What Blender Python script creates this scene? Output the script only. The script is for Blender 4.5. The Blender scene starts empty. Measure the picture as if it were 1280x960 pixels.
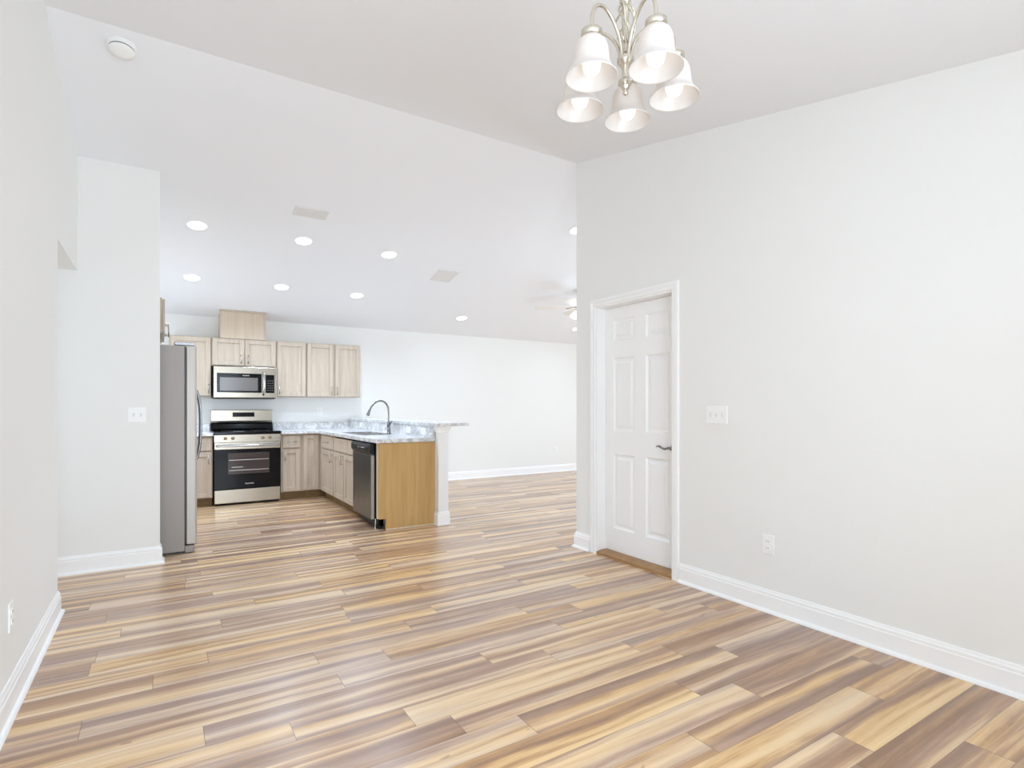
import bpy, bmesh, math, random
from mathutils import Vector, Matrix
random.seed(7)
SC = bpy.context.scene
COL = SC.collection
PI = math.pi

# ------------------------------------------------------------------ camera
cam_d = bpy.data.cameras.new('camera'); cam = bpy.data.objects.new('camera', cam_d); COL.objects.link(cam)
cam.location = (0, 0, 1.25)
cam.rotation_euler = (PI/2, 0, -math.atan2(440, 695))
cam_d.sensor_width = 36; cam_d.lens = 695/1280*36; cam_d.shift_y = 27/1280
cam_d.clip_start = .05; cam_d.clip_end = 60
SC.camera = cam

# ------------------------------------------------------------------ view, world, lights
SC.view_settings.view_transform = 'Standard'; SC.view_settings.look = 'None'
SC.view_settings.exposure = 0.37; SC.view_settings.gamma = 1.0; SC.view_settings.use_curve_mapping = False
SC.cycles.max_bounces = 14; SC.cycles.diffuse_bounces = 8; SC.cycles.glossy_bounces = 4
SC.cycles.transparent_max_bounces = 8; SC.cycles.sample_clamp_indirect = 8
SC.cycles.use_denoising = True
W = bpy.data.worlds.new('world'); SC.world = W; W.use_nodes = True
W.node_tree.nodes['Background'].inputs[0].default_value = (.85, .93, 1, 1)
W.node_tree.nodes['Background'].inputs[1].default_value = 2.0

def area(name, loc, rot, sx, sy, power, col):
    d = bpy.data.lights.new(name, 'AREA'); d.shape = 'RECTANGLE'; d.size = sx; d.size_y = sy
    d.energy = power; d.color = col
    o = bpy.data.objects.new(name, d); COL.objects.link(o); o.location = loc; o.rotation_euler = rot
    return o
E_CAN = 44
area('unseen_front_light', (.7, -1.0, 1.2), (PI/2+.3, 0, .6), 2.3, 2.1, 79, (.71, .84, 1))          # unseen front window, placed for its daylight, towards the kitchen
area('added_fill_living', (8.88, 5.55, 1.25), (PI/2-.55, 0, PI/2+.25), 2.3, 2.2, 62, (.68, .825, 1))   # added light at an unseen living room end window
area('added_fill_side', (5.6, 3.9, 1.2), (PI/2+.4, 0, .7), 2.2, 2.1, 30, (.68, .83, 1))             # added light at an invented, unseen side window of the living room
area('added_fill_kitchen', (-.57, 7.1, 1.5), (PI/2+.1, 0, -PI/2), .9, .9, 10, (.76, .87, 1))        # added to light the kitchen, from an invented window hidden by the fridge
area('added_fill_hall', (-2.5, 4.75, 1.2), (PI/2, 0, -PI/2), .7, 1.9, 8.5, (.74, .85, 1))  # added light at the hall end

# ------------------------------------------------------------------ materials
def s2l(c): return tuple(((v/255)/12.92 if v/255 <= .04045 else ((v/255+.055)/1.055)**2.4) for v in c)
def mat(name, rgb, rough=.5, metal=0., spec=.5, coat=0.):
    m = bpy.data.materials.new(name); m.use_nodes = True
    b = m.node_tree.nodes['Principled BSDF']
    b.inputs['Base Color'].default_value = (*s2l(rgb), 1); b.inputs['Roughness'].default_value = rough
    b.inputs['Metallic'].default_value = metal; b.inputs['Specular IOR Level'].default_value = spec
    b.inputs['Coat Weight'].default_value = coat
    return m
class NT:
    def __init__(s, m): s.t = m.node_tree; s.b = s.t.nodes['Principled BSDF']
    def n(s, typ, **kw):
        nd = s.t.nodes.new(typ)
        for k, v in kw.items(): setattr(nd, k, v)
        return nd
    def l(s, a, b): s.t.links.new(a, b)
    def val(s, x, sock):
        if isinstance(x, (int, float)): sock.default_value = x
        else: s.l(x, sock)
    def math(s, op, a, b=0., c=None):
        nd = s.n('ShaderNodeMath', operation=op); s.val(a, nd.inputs[0]); s.val(b, nd.inputs[1])
        if c is not None: s.val(c, nd.inputs[2])
        return nd.outputs[0]
    def comb(s, x, y, z):
        nd = s.n('ShaderNodeCombineXYZ')
        for i, q in enumerate((x, y, z)): s.val(q, nd.inputs[i])
        return nd.outputs[0]
    def pos(s):
        g = s.n('ShaderNodeNewGeometry'); x = s.n('ShaderNodeSeparateXYZ'); s.l(g.outputs['Position'], x.inputs[0])
        return x.outputs
    def noise(s, vec, scale=1., detail=2., rough=.5, dist=0.):
        nd = s.n('ShaderNodeTexNoise'); s.l(vec, nd.inputs['Vector']); nd.inputs['Scale'].default_value = scale
        nd.inputs['Detail'].default_value = detail; nd.inputs['Roughness'].default_value = rough; nd.inputs['Distortion'].default_value = dist
        return nd.outputs['Fac']
    def ramp(s, fac, stops):
        nd = s.n('ShaderNodeValToRGB'); s.l(fac, nd.inputs[0]); e = nd.color_ramp.elements
        while len(e) < len(stops): e.new(.5)
        for q, (p, c) in zip(e, stops): q.position = p; q.color = (*s2l(c), 1)
        return nd.outputs[0]
    def mix(s, fac, a, b, blend='MIX'):
        nd = s.n('ShaderNodeMix', data_type='RGBA', blend_type=blend)
        s.val(fac, nd.inputs[0])
        for q, i in ((a, 6), (b, 7)):
            if isinstance(q, tuple): nd.inputs[i].default_value = (*s2l(q), 1)
            else: s.l(q, nd.inputs[i])
        return nd.outputs[2]
    def bump(s, h, strength, dist=.01):
        nd = s.n('ShaderNodeBump'); nd.inputs['Strength'].default_value = strength; nd.inputs['Distance'].default_value = dist
        s.l(h, nd.inputs['Height']); s.l(nd.outputs[0], s.b.inputs['Normal'])

def paint(name, rgb, rough=.55, texture=.06):
    m = mat(name, rgb, rough, spec=.3); t = NT(m); p = t.pos(); v = t.comb(p[0], p[1], p[2])
    t.bump(t.noise(v, 70, 3), texture, .004)
    t.l(t.mix(t.noise(v, 1.3, 2), tuple(int(c*.992) for c in rgb), rgb), t.b.inputs['Base Color'])
    return m
M_wall = paint('wall_paint', (238, 238, 235))
M_ceil = paint('ceiling_paint', (241, 243, 246), .8, .1)
M_trim = mat('white_trim_paint', (247, 247, 246), .35, spec=.4)
M_door = mat('white_door_paint', (246, 246, 245), .38, spec=.4)
M_plate = mat('white_plastic', (244, 244, 242), .3)
M_slot = mat('dark_slot', (120, 116, 110), .5)

def floor_mat():
    m = mat('vinyl_planks', (200, 160, 110), .3, spec=.5); t = NT(m); p = t.pos()
    wd, ln = .148, 1.22
    yy = t.math('DIVIDE', t.math('ADD', p[1], .04), wd); row = t.math('FLOOR', yy); fy = t.math('FRACT', yy)
    wn = t.n('ShaderNodeTexWhiteNoise', noise_dimensions='1D'); t.l(row, wn.inputs['W'])
    xx = t.math('ADD', t.math('DIVIDE', p[0], ln), t.math('MULTIPLY', wn.outputs['Value'], 9.))
    colm = t.math('FLOOR', xx); fx = t.math('FRACT', xx)
    w2 = t.n('ShaderNodeTexWhiteNoise', noise_dimensions='3D'); t.l(t.comb(row, colm, 3.), w2.inputs['Vector'])
    sp = t.n('ShaderNodeSeparateColor'); t.l(w2.outputs['Color'], sp.inputs[0])
    r1, r2, r3 = sp.outputs
    off = t.math('MULTIPLY', r1, 37.)
    # broad streaks along the plank, crisp sapwood edges
    wob = t.noise(t.comb(t.math('MULTIPLY', p[0], 1.6), t.math('MULTIPLY', p[1], 3.), off), 1., 2)
    sy = t.math('ADD', t.math('MULTIPLY', p[1], 15.), t.math('MULTIPLY', wob, .8))
    st = t.noise(t.comb(t.math('MULTIPLY', p[0], .28), sy, off), 1., 2, .45, .3)
    grain = t.noise(t.comb(t.math('MULTIPLY', p[0], 3.), t.math('MULTIPLY', p[1], 90.), off), 1., 4, .6, .6)
    blot = t.noise(t.comb(t.math('MULTIPLY', p[0], 2.2), t.math('MULTIPLY', p[1], 14.), t.math('ADD', off, 5.)), 1., 3, .6, 1.2)
    f = t.math('ADD', st, t.math('MULTIPLY', t.math('SUBTRACT', r2, .5), .11))
    f = t.math('ADD', f, t.math('MULTIPLY', t.math('SUBTRACT', grain, .5), .26))
    f = t.math('ADD', f, t.math('MULTIPLY', t.math('SUBTRACT', blot, .5), .24))
    warm = t.ramp(f, [(.30, (140, 104, 76)), (.41, (166, 127, 92)), (.50, (188, 145, 97)), (.56, (211, 170, 116)), (.66, (229, 193, 138)), (.8, (236, 206, 158))])
    cool = t.ramp(f, [(.28, (146, 118, 103)), (.42, (170, 141, 124)), (.50, (191, 163, 143)), (.58, (211, 185, 158)), (.7, (227, 203, 172))])
    hue = t.noise(t.comb(t.math('MULTIPLY', p[0], .5), t.math('MULTIPLY', p[1], 9.), t.math('ADD', off, 21.)), 1., 2)
    hm = t.math('ADD', t.math('MULTIPLY', t.math('SUBTRACT', hue, .5), 3.2), t.math('ADD', .2, t.math('MULTIPLY', r3, .6)))
    hm = t.math('MAXIMUM', 0., t.math('MINIMUM', 1., hm))
    c = t.mix(hm, warm, cool)
    # knots and dark grain ticks
    kn = t.noise(t.comb(t.math('MULTIPLY', p[0], 5.), t.math('MULTIPLY', p[1], 22.), t.math('ADD', off, 11.)), 1., 2, .5, .8)
    kf = t.math('MULTIPLY', t.math('GREATER_THAN', kn, .735), .35)
    c = t.mix(kf, c, (104, 70, 42))
    e1 = t.math('LESS_THAN', t.math('MINIMUM', fy, t.math('SUBTRACT', 1., fy)), .0085)
    e2 = t.math('LESS_THAN', t.math('MINIMUM', fx, t.math('SUBTRACT', 1., fx)), .0011)
    seam = t.math('MAXIMUM', t.math('MULTIPLY', e1, .45), t.math('MULTIPLY', e2, .7))
    c = t.mix(seam, c, (96, 70, 46))
    t.l(c, t.b.inputs['Base Color'])
    rg = t.math('ADD', .25, t.math('MULTIPLY', grain, .12)); t.b.inputs['Coat Weight'].default_value = .45; t.b.inputs['Coat Roughness'].default_value = .25; t.l(rg, t.b.inputs['Roughness'])
    t.bump(t.math('SUBTRACT', t.math('MULTIPLY', grain, .4), seam), .12, .002)
    return m
M_floor = floor_mat()

def wood(name, dark, lite, rough=.45, sx=28, sz=1.6):
    m = mat(name, lite, rough, spec=.35); t = NT(m); p = t.pos()
    v = t.comb(t.math('MULTIPLY', p[0], sx), t.math('MULTIPLY', p[1], sx), t.math('MULTIPLY', p[2], sz))
    a = t.noise(v, 1., 4, .6, .4)
    v2 = t.comb(t.math('MULTIPLY', p[0], sx*5), t.math('MULTIPLY', p[1], sx*5), t.math('MULTIPLY', p[2], sz*3))
    f = t.math('ADD', t.math('MULTIPLY', a, .7), t.math('MULTIPLY', t.noise(v2, 1., 2), .3))
    t.l(t.ramp(f, [(.34, dark), (.66, lite)]), t.b.inputs['Base Color'])
    return m
M_cab = wood('pale_birch', (180, 163, 144), (201, 186, 169))
M_cabbox = wood('pale_birch_frame', (180, 163, 144), (198, 183, 165))
M_chase = wood('birch_veneer', (196, 178, 156), (210, 194, 174), sx=22)
M_ply = wood('golden_plywood', (186, 148, 92), (202, 166, 110), .55, 18, 1.2)
M_plyedge = wood('raw_wood_edge', (205, 184, 152), (222, 204, 176), .55)
M_toe = wood('brown_toe_board', (116, 94, 62), (142, 116, 78), .6, 4, 20)
M_thresh = wood('oak_threshold', (150, 112, 72), (176, 136, 92), .45, 6, 6)

def brushed(name, rgb, rough, vertical=False):
    m = mat(name, rgb, rough, 1.); t = NT(m); p = t.pos()
    k = (90, 90, 2) if vertical else (2, 2, 160)
    g = t.noise(t.comb(*[t.math('MULTIPLY', p[i], k[i]) for i in range(3)]), 1., 3)
    t.l(t.math('ADD', rough-.05, t.math('MULTIPLY', g, .1)), t.b.inputs['Roughness'])
    return m
M_steel = brushed('brushed_stainless', (168, 160, 146), .25)
M_steelv = mat('grey_steel_door', (182, 175, 166), .38, .3)
M_dwsteel = brushed('grey_stainless', (132, 132, 134), .3, True)
M_chrome = mat('polished_chrome', (186, 186, 187), .14, 1.)
M_faucet = mat('faucet_nickel', (142, 142, 143), .2, 1.)
M_pull = mat('satin_nickel_pull', (196, 192, 184), .28, 1.)
M_nickel = mat('brushed_nickel', (214, 206, 190), .26, 1.)
M_lever = mat('satin_lever', (140, 140, 142), .22, 1.)
M_fridgeside = mat('grey_painted_steel', (156, 149, 143), .45, .2)
M_black = mat('black_plastic', (24, 24, 26), .35)
M_glassblk = mat('black_glass', (12, 12, 14), .12, spec=.22)
M_window = mat('smoked_oven_window', (66, 56, 54), .12, spec=.35)
M_mwwindow = mat('smoked_microwave_window', (104, 98, 94), .14, spec=.5)
M_dark = mat('dark_gap', (38, 34, 30), .7)
M_mark = mat('silver_print', (200, 200, 200), .4)
M_knob = mat('bronze_knob', (172, 140, 120), .3, .9)
M_sink = brushed('sink_steel', (176, 176, 176), .25)
M_vent = paint('white_vent_enamel', (226, 225, 222), .5, .0)
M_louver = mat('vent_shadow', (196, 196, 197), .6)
M_fanblade = mat('pale_fan_blade', (238, 236, 232), .45)

def marble():
    m = mat('marble_laminate', (225, 225, 224), .16, spec=.5); t = NT(m); p = t.pos(); v = t.comb(p[0], p[1], p[2])
    a = t.noise(v, 5.5, 6, .62, 1.6); b = t.noise(v, 14, 5, .6, .8)
    vein = t.math('ABSOLUTE', t.math('SUBTRACT', a, .5))
    c = t.ramp(vein, [(.0, (178, 178, 180)), (.03, (206, 206, 207)), (.09, (228, 227, 226)), (.25, (238, 237, 235))])
    c = t.mix(t.math('MULTIPLY', t.math('GREATER_THAN', b, .58), .28), c, (188, 188, 190))
    t.l(c, t.b.inputs['Base Color']); return m
M_marble = marble()

def emit(name, rgb, k):
    m = bpy.data.materials.new(name); m.use_nodes = True; nt = m.node_tree; nt.nodes.clear()
    e = nt.nodes.new('ShaderNodeEmission'); e.inputs[0].default_value = (*s2l(rgb), 1); e.inputs[1].default_value = k
    o = nt.nodes.new('ShaderNodeOutputMaterial'); nt.links.new(e.outputs[0], o.inputs[0]); return m
M_lens = emit('lit_diffuser', (250, 252, 255), 6)
M_bulb = emit('lit_bulb', (255, 250, 246), 1.7)
M_fanlamp = emit('lit_fan_globe', (255, 252, 246), 4)
def frosted():
    m = bpy.data.materials.new('frosted_glass'); m.use_nodes = True; nt = m.node_tree; nt.nodes.clear()
    d = nt.nodes.new('ShaderNodeBsdfDiffuse'); d.inputs[0].default_value = (.78, .75, .715, 1)
    tr = nt.nodes.new('ShaderNodeBsdfTranslucent'); tr.inputs[0].default_value = (.86, .81, .77, 1)
    g = nt.nodes.new('ShaderNodeBsdfGlossy'); g.inputs['Roughness'].default_value = .25
    m1 = nt.nodes.new('ShaderNodeMixShader'); m1.inputs[0].default_value = .45
    m2 = nt.nodes.new('ShaderNodeMixShader'); m2.inputs[0].default_value = .05
    o = nt.nodes.new('ShaderNodeOutputMaterial'); L = nt.links.new
    L(d.outputs[0], m1.inputs[1]); L(tr.outputs[0], m1.inputs[2]); L(m1.outputs[0], m2.inputs[1]); L(g.outputs[0], m2.inputs[2]); L(m2.outputs[0], o.inputs[0])
    return m
M_frost = frosted()
def pane_mat():
    m = bpy.data.materials.new('window_glass'); m.use_nodes = True; nt = m.node_tree; nt.nodes.clear()
    a = nt.nodes.new('ShaderNodeBsdfTransparent'); g = nt.nodes.new('ShaderNodeBsdfGlossy'); g.inputs['Roughness'].default_value = .02
    x = nt.nodes.new('ShaderNodeMixShader'); x.inputs[0].default_value = .06; o = nt.nodes.new('ShaderNodeOutputMaterial')
    nt.links.new(a.outputs[0], x.inputs[1]); nt.links.new(g.outputs[0], x.inputs[2]); nt.links.new(x.outputs[0], o.inputs[0]); return m
M_pane = pane_mat()

# ------------------------------------------------------------------ mesh helpers
def add_box(bm, x0, x1, y0, y1, z0, z1, bev=0., seg=1):
    b2 = bmesh.new()
    x0, x1 = sorted((x0, x1)); y0, y1 = sorted((y0, y1)); z0, z1 = sorted((z0, z1))
    vs = [b2.verts.new((x, y, z)) for x in (x0, x1) for y in (y0, y1) for z in (z0, z1)]
    for f in ((0, 1, 3, 2), (4, 6, 7, 5), (0, 4, 5, 1), (2, 3, 7, 6), (0, 2, 6, 4), (1, 5, 7, 3)):
        b2.faces.new([vs[i] for i in f])
    bmesh.ops.recalc_face_normals(b2, faces=b2.faces)
    if bev > 0: bmesh.ops.bevel(b2, geom=list(b2.edges), offset=bev, segments=seg, affect='EDGES', profile=.5)
    merge(bm, b2)
def merge(bm, b2, mtx=None):
    if mtx is not None: bmesh.ops.transform(b2, matrix=mtx, verts=b2.verts)
    me = bpy.data.meshes.new('tmp'); b2.to_mesh(me); b2.free(); bm.from_mesh(me); bpy.data.meshes.remove(me)
def add_prism(bm, poly, axis, e0, e1, bev=0.):
    """poly in the two axes that remain (x: (y,z), y: (x,z), z: (x,y)), extruded from e0 to e1"""
    b2 = bmesh.new()
    def mk(p, e): return {'x': (e, p[0], p[1]), 'y': (p[0], e, p[1]), 'z': (p[0], p[1], e)}[axis]
    A = [b2.verts.new(mk(p, e0)) for p in poly]; B = [b2.verts.new(mk(p, e1)) for p in poly]
    n = len(poly); b2.faces.new(A); b2.faces.new(B[::-1])
    for i in range(n): b2.faces.new((A[i], A[(i+1) % n], B[(i+1) % n], B[i]))
    bmesh.ops.recalc_face_normals(b2, faces=b2.faces)
    if bev: bmesh.ops.bevel(b2, geom=list(b2.edges), offset=bev, segments=2, affect='EDGES', profile=.5)
    merge(bm, b2)
def add_cells(bm, us, vs, keep, axis, e0, e1):
    """a slab cut into a grid, the kept cells only, with closed sides (walls and worktops with holes)"""
    b2 = bmesh.new(); cache = {}
    def V(i, j, e):
        k = (i, j, e)
        if k not in cache:
            u, v = us[i], vs[j]
            cache[k] = b2.verts.new({'x': (e, u, v), 'y': (u, e, v), 'z': (u, v, e)}[axis])
        return cache[k]
    nu, nv = len(us)-1, len(vs)-1
    K = lambda i, j: 0 <= i < nu and 0 <= j < nv and keep(i, j)
    for i in range(nu):
        for j in range(nv):
            if not K(i, j): continue
            for e in (e0, e1): b2.faces.new((V(i, j, e), V(i+1, j, e), V(i+1, j+1, e), V(i, j+1, e)))
            for di, dj, a, b in ((-1, 0, (i, j), (i, j+1)), (1, 0, (i+1, j), (i+1, j+1)), (0, -1, (i, j), (i+1, j)), (0, 1, (i, j+1), (i+1, j+1))):
                if not K(i+di, j+dj): b2.faces.new((V(*a, e0), V(*b, e0), V(*b, e1), V(*a, e1)))
    bmesh.ops.recalc_face_normals(b2, faces=b2.faces); merge(bm, b2)
def frame_axes(d):
    d = Vector(d).normalized(); u = d.orthogonal().normalized(); return u, d.cross(u)
def add_tube(bm, pts, r, seg=12, cap=True):
    pts = [Vector(p) for p in pts]; rs = r if isinstance(r, (list, tuple)) else [r]*len(pts)
    b2 = bmesh.new(); rings = []; u = None
    for i, p in enumerate(pts):
        d = (pts[min(i+1, len(pts)-1)]-pts[max(i-1, 0)]).normalized()
        if u is None: u, _ = frame_axes(d)
        u = (u-d*u.dot(d)).normalized(); w = d.cross(u)
        rings.append([b2.verts.new(p+(u*math.cos(2*PI*k/seg)+w*math.sin(2*PI*k/seg))*rs[i]) for k in range(seg)])
    for a, b in zip(rings, rings[1:]):
        for k in range(seg):
            f = b2.faces.new((a[k], a[(k+1) % seg], b[(k+1) % seg], b[k])); f.smooth = True
    if cap: b2.faces.new(rings[0]); b2.faces.new(rings[-1])
    bmesh.ops.recalc_face_normals(b2, faces=b2.faces); merge(bm, b2)
def add_lathe(bm, prof, c, seg=32, axis=(0, 0, 1)):
    """prof: (radius, height) along axis from c"""
    b2 = bmesh.new(); d = Vector(axis).normalized(); u, w = (Vector((1, 0, 0)), Vector((0, 1, 0))) if abs(d.z) > .99 else frame_axes(d)
    c = Vector(c); rings = []
    for r, h in prof:
        if r < 1e-6: rings.append([b2.verts.new(c+d*h)])
        else: rings.append([b2.verts.new(c+d*h+(u*math.cos(2*PI*k/seg)+w*math.sin(2*PI*k/seg))*r) for k in range(seg)])
    for a, b in zip(rings, rings[1:]):
        for k in range(seg):
            q = [a[k % len(a)], a[(k+1) % len(a)], b[(k+1) % len(b)], b[k % len(b)]]
            q = list(dict.fromkeys(q))
            if len(q) > 2: b2.faces.new(q).smooth = True
    bmesh.ops.recalc_face_normals(b2, faces=b2.faces); merge(bm, b2)
def bez(pts, n=8):
    """Catmull-Rom through the points"""
    P = [Vector(p) for p in pts]; P = [2*P[0]-P[1]]+P+[2*P[-1]-P[-2]]; out = []
    for i in range(1, len(P)-2):
        for k in range(n):
            t = k/n; a, b, c, d = P[i-1:i+3]
            out.append(.5*((2*b)+(c-a)*t+(2*a-5*b+4*c-d)*t*t+(3*b-a-3*c+d)*t**3))
    out.append(P[-2]); return out

def root_loc(o):
    while o.parent is not None: o = o.parent
    return o.location.copy()
def obj(name, bm, m, parent=None, label=None, smooth=False):
    """link a bmesh built in room coordinates as one mesh object"""
    me = bpy.data.meshes.new(name)
    if parent is not None: bmesh.ops.translate(bm, vec=-root_loc(parent), verts=bm.verts)
    bm.to_mesh(me); bm.free(); me.materials.append(m)
    o = bpy.data.objects.new(name, me); COL.objects.link(o)
    if parent is not None: o.parent = parent
    if label: o['label'] = label
    return o
def thing(name, label, cat, loc, group=None):
    o = bpy.data.objects.new(name, None); COL.objects.link(o); o.location = loc; o.empty_display_size = .1
    o['label'] = label; o['category'] = cat
    if group: o['group'] = group
    return o
def single(name, bm, m, label, cat, loc, group=None):
    bmesh.ops.translate(bm, vec=-Vector(loc), verts=bm.verts)
    o = obj(name, bm, m); o.location = loc; o['label'] = label; o['category'] = cat
    if group: o['group'] = group
    return o
def struct(name, bm, m, label, parent=None):
    o = obj(name, bm, m, parent)
    if parent is None: o['kind'] = 'structure'
    o['label'] = label
    return o
def B(*a, bev=0., seg=1):
    bm = bmesh.new(); add_box(bm, *a, bev=bev, seg=seg); return bm
def copy_tree(o, parent=None):
    c = o.copy(); COL.objects.link(c)
    if parent is not None: c.parent = parent
    for ch in list(o.children): copy_tree(ch, c)
    return c

# ------------------------------------------------------------------ room shell
RY, RZ, SK, SD = 3.86, 3.398, .2105, .207
XL, XR, YB, YF, XE, XH = -.52, 3.12, 8.43, -1.1, 9.0, -2.6
def cz(y): return RZ-SK*(y-RY) if y > RY else RZ-SD*(RY-y)

struct('floor', B(XH-.15, XE+.15, YF-.15, YB+.15, -.12, 0), M_floor, 'wood plank vinyl floor running through dining area, kitchen and living room')
bm = bmesh.new()
add_prism(bm, [(YF-.15, cz(YF-.15)), (RY, RZ), (YB+.15, cz(YB+.15)), (YB+.15, cz(YB)+.3), (RY, RZ+.15), (YF-.15, cz(YF)+.3)], 'x', XH-.15, XE+.15)
struct('ceiling', bm, M_ceil, 'white vaulted ceiling with a ridge across the room')
HY, HZ = 4.284, 2.255
bm = bmesh.new()
add_prism(bm, [(YF, 0), (HY, 0), (HY, HZ), (5.23, HZ), (5.23, cz(5.23)), (RY, RZ), (YF, cz(YF))], 'x', XL-.14, XL)
struct('wall_left', bm, M_wall, 'white wall on the left of the dining area, with the hall opening at its far end')
DY0, DY1, DZ = 2.755, 3.61, 2.092
bm = bmesh.new()
add_prism(bm, [(YF, 0), (DY0, 0), (DY0, DZ), (DY1, DZ), (DY1, 0), (RY, 0), (RY, RZ), (YF, cz(YF))], 'x', XR, XR+.22)
struct('wall_right', bm, M_wall, 'off-white wall on the right holding the panelled door')
struct('wall_back', B(XL-.2, XE, YB, YB+.14, 0, cz(YB)), M_wall, 'white far wall behind kitchen and living room')
bm = bmesh.new(); add_prism(bm, [(5.23, 0), (5.36, 0), (5.36, cz(5.36)), (5.23, cz(5.23))], 'x', XH, 0)
struct('wall_stub', bm, M_wall, 'white wall between the hall and the fridge')
bm = bmesh.new(); add_cells(bm, [5.36, 6.6, 7.6, YB], [0, 1.05, 1.95, cz(YB)], lambda i, j: not (i == 1 and j == 1), 'x', XL-.2, XL-.08)
add_prism(bm, [(5.36, cz(YB)), (YB, cz(YB)), (5.36, cz(5.36))], 'x', XL-.2, XL-.08)
struct('wall_kitchen', bm, M_wall, 'kitchen side wall behind the fridge')
struct('wall_hall_end', B(XH-.14, XH, HY-.14, 5.36, 0, HZ+.1), M_wall, 'end wall of the side hall')
struct('wall_hall_side', B(XH, XL-.14, HY-.14, HY, 0, HZ+.1), M_wall, 'near side wall of the side hall')
struct('ceiling_hall', B(XH, XL-.14, HY, 5.23, HZ, HZ+.1), M_ceil, 'flat low ceiling of the side hall')
bm = bmesh.new(); add_cells(bm, [XR+.22, 4.5, 6.7, XE], [0, .15, 2.3, cz(RY-.14)], lambda i, j: not (i == 1 and j == 1), 'y', RY-.14, RY)
struct('wall_living', bm, M_wall, 'living room wall running away behind the panelled door')
# front wall and living room end wall, out of view, with windows placed for daylight
bm = bmesh.new(); add_cells(bm, [XL-.14, -.45, 1.85, XR+.22], [0, .15, 2.2, cz(YF)], lambda i, j: not (i == 1 and j == 1), 'y', YF-.14, YF)
struct('wall_front', bm, M_wall, 'wall with the large unseen window opposite the kitchen')
bm = bmesh.new(); add_cells(bm, [RY-.14, 4.4, 6.7, YB+.14], [0, .15, 2.3, cz(YB)], lambda i, j: not (i == 1 and j == 1), 'x', XE, XE+.14)
add_prism(bm, [(RY-.14, cz(YB)), (YB+.14, cz(YB)), (RY, RZ)], 'x', XE, XE+.14)
struct('wall_living_end', bm, M_wall, 'end wall of the living room with an added window')
def window(name, axis, e, u0, u1, z0, z1):
    fr = bmesh.new(); um = (u0+u1)/2
    add_cells(fr, [u0, u0+.06, um-.04, um+.04, u1-.06, u1], [z0, z0+.06, z1-.06, z1], lambda i, j: not (i in (1, 3) and j == 1), axis, e, e+.06)
    o = struct(name, fr, M_trim, 'unseen white framed sliding window, placed for daylight')
    g = bmesh.new(); a = [0]*6
    if axis == 'y': add_box(g, u0+.05, u1-.05, e+.025, e+.031, z0+.05, z1-.05)
    else: add_box(g, e+.025, e+.031, u0+.05, u1-.05, z0+.05, z1-.05)
    obj('glass_pane', g, M_pane, o)
window('unseen_window_1', 'y', YF-.12, -.45, 1.85, .15, 2.2)  # behind the camera, out of view, placed for daylight
window('added_window_3', 'y', RY-.1, 4.5, 6.7, .15, 2.3)  # added side window of the living room, out of view
window('added_window_4', 'x', XL-.17, 6.6, 7.6, 1.05, 1.95)  # added window hidden by the fridge, to light the kitchen
window('added_window_2', 'x', XE+.05, 4.4, 6.7, .15, 2.3)  # added end window of the living room, out of view

# baseboards: moulded profile with a shoe
BBP = [(0, 0), (.032, 0), (.032, .005), (.027, .014), (.016, .02), (.016, .098), (.0125, .102), (.0125, .116), (.009, .121), (.005, .135), (0, .135)]
def baseboard(name, p0, p1, nrm, label, m0=0, m1=0, parent=None, prof=BBP):
    """along p0->p1, profile out along nrm; m0/m1: mitre (1 = outside corner, -1 = inside corner)"""
    b = bmesh.new(); p0, p1, nrm = Vector((*p0, 0)), Vector((*p1, 0)), Vector((*nrm, 0)); d = (p1-p0).normalized()
    A = [b.verts.new(p0+nrm*o-d*o*m0+Vector((0, 0, z))) for o, z in prof]
    E_ = [b.verts.new(p1+nrm*o+d*o*m1+Vector((0, 0, z))) for o, z in prof]
    n = len(prof); b.faces.new(A); b.faces.new(E_[::-1])
    for i in range(n): b.faces.new((A[i], A[(i+1) % n], E_[(i+1) % n], E_[i]))
    bmesh.ops.recalc_face_normals(b, faces=b.faces)
    return b if name is None else struct(name, b, M_trim, label)
bm = baseboard(None, (XL, YF), (XL, HY), (1, 0), '', 0, 1)
merge(bm, baseboard(None, (XL, HY), (XL-.14, HY), (0, 1), '', 1, 0))
struct('baseboard_left', bm, M_trim, 'white moulded baseboard along the left wall')
bm = baseboard(None, (XH, 5.23), (0, 5.23), (0, -1), '', 0, 1)
merge(bm, baseboard(None, (0, 5.23), (0, 5.36), (1, 0), '', 1, 0))
struct('baseboard_stub', bm, M_trim, 'white moulded baseboard under the two-gang switch, beside the fridge')
CW = .057
baseboard('baseboard_right', (XR, YF), (XR, DY0-CW), (-1, 0), 'white moulded baseboard on the right wall, nearer than the door')
bm = baseboard(None, (XR, DY1+CW), (XR, RY), (-1, 0), '', 0, 1)
merge(bm, baseboard(None, (XR, RY), (XE, RY), (0, 1), '', 1, 0))
struct('baseboard_corner', bm, M_trim, 'short white baseboard between door casing and wall corner')
baseboard('baseboard_back', (2.63, YB), (XE, YB), (0, -1), 'white baseboard along the far living room wall')

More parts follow.
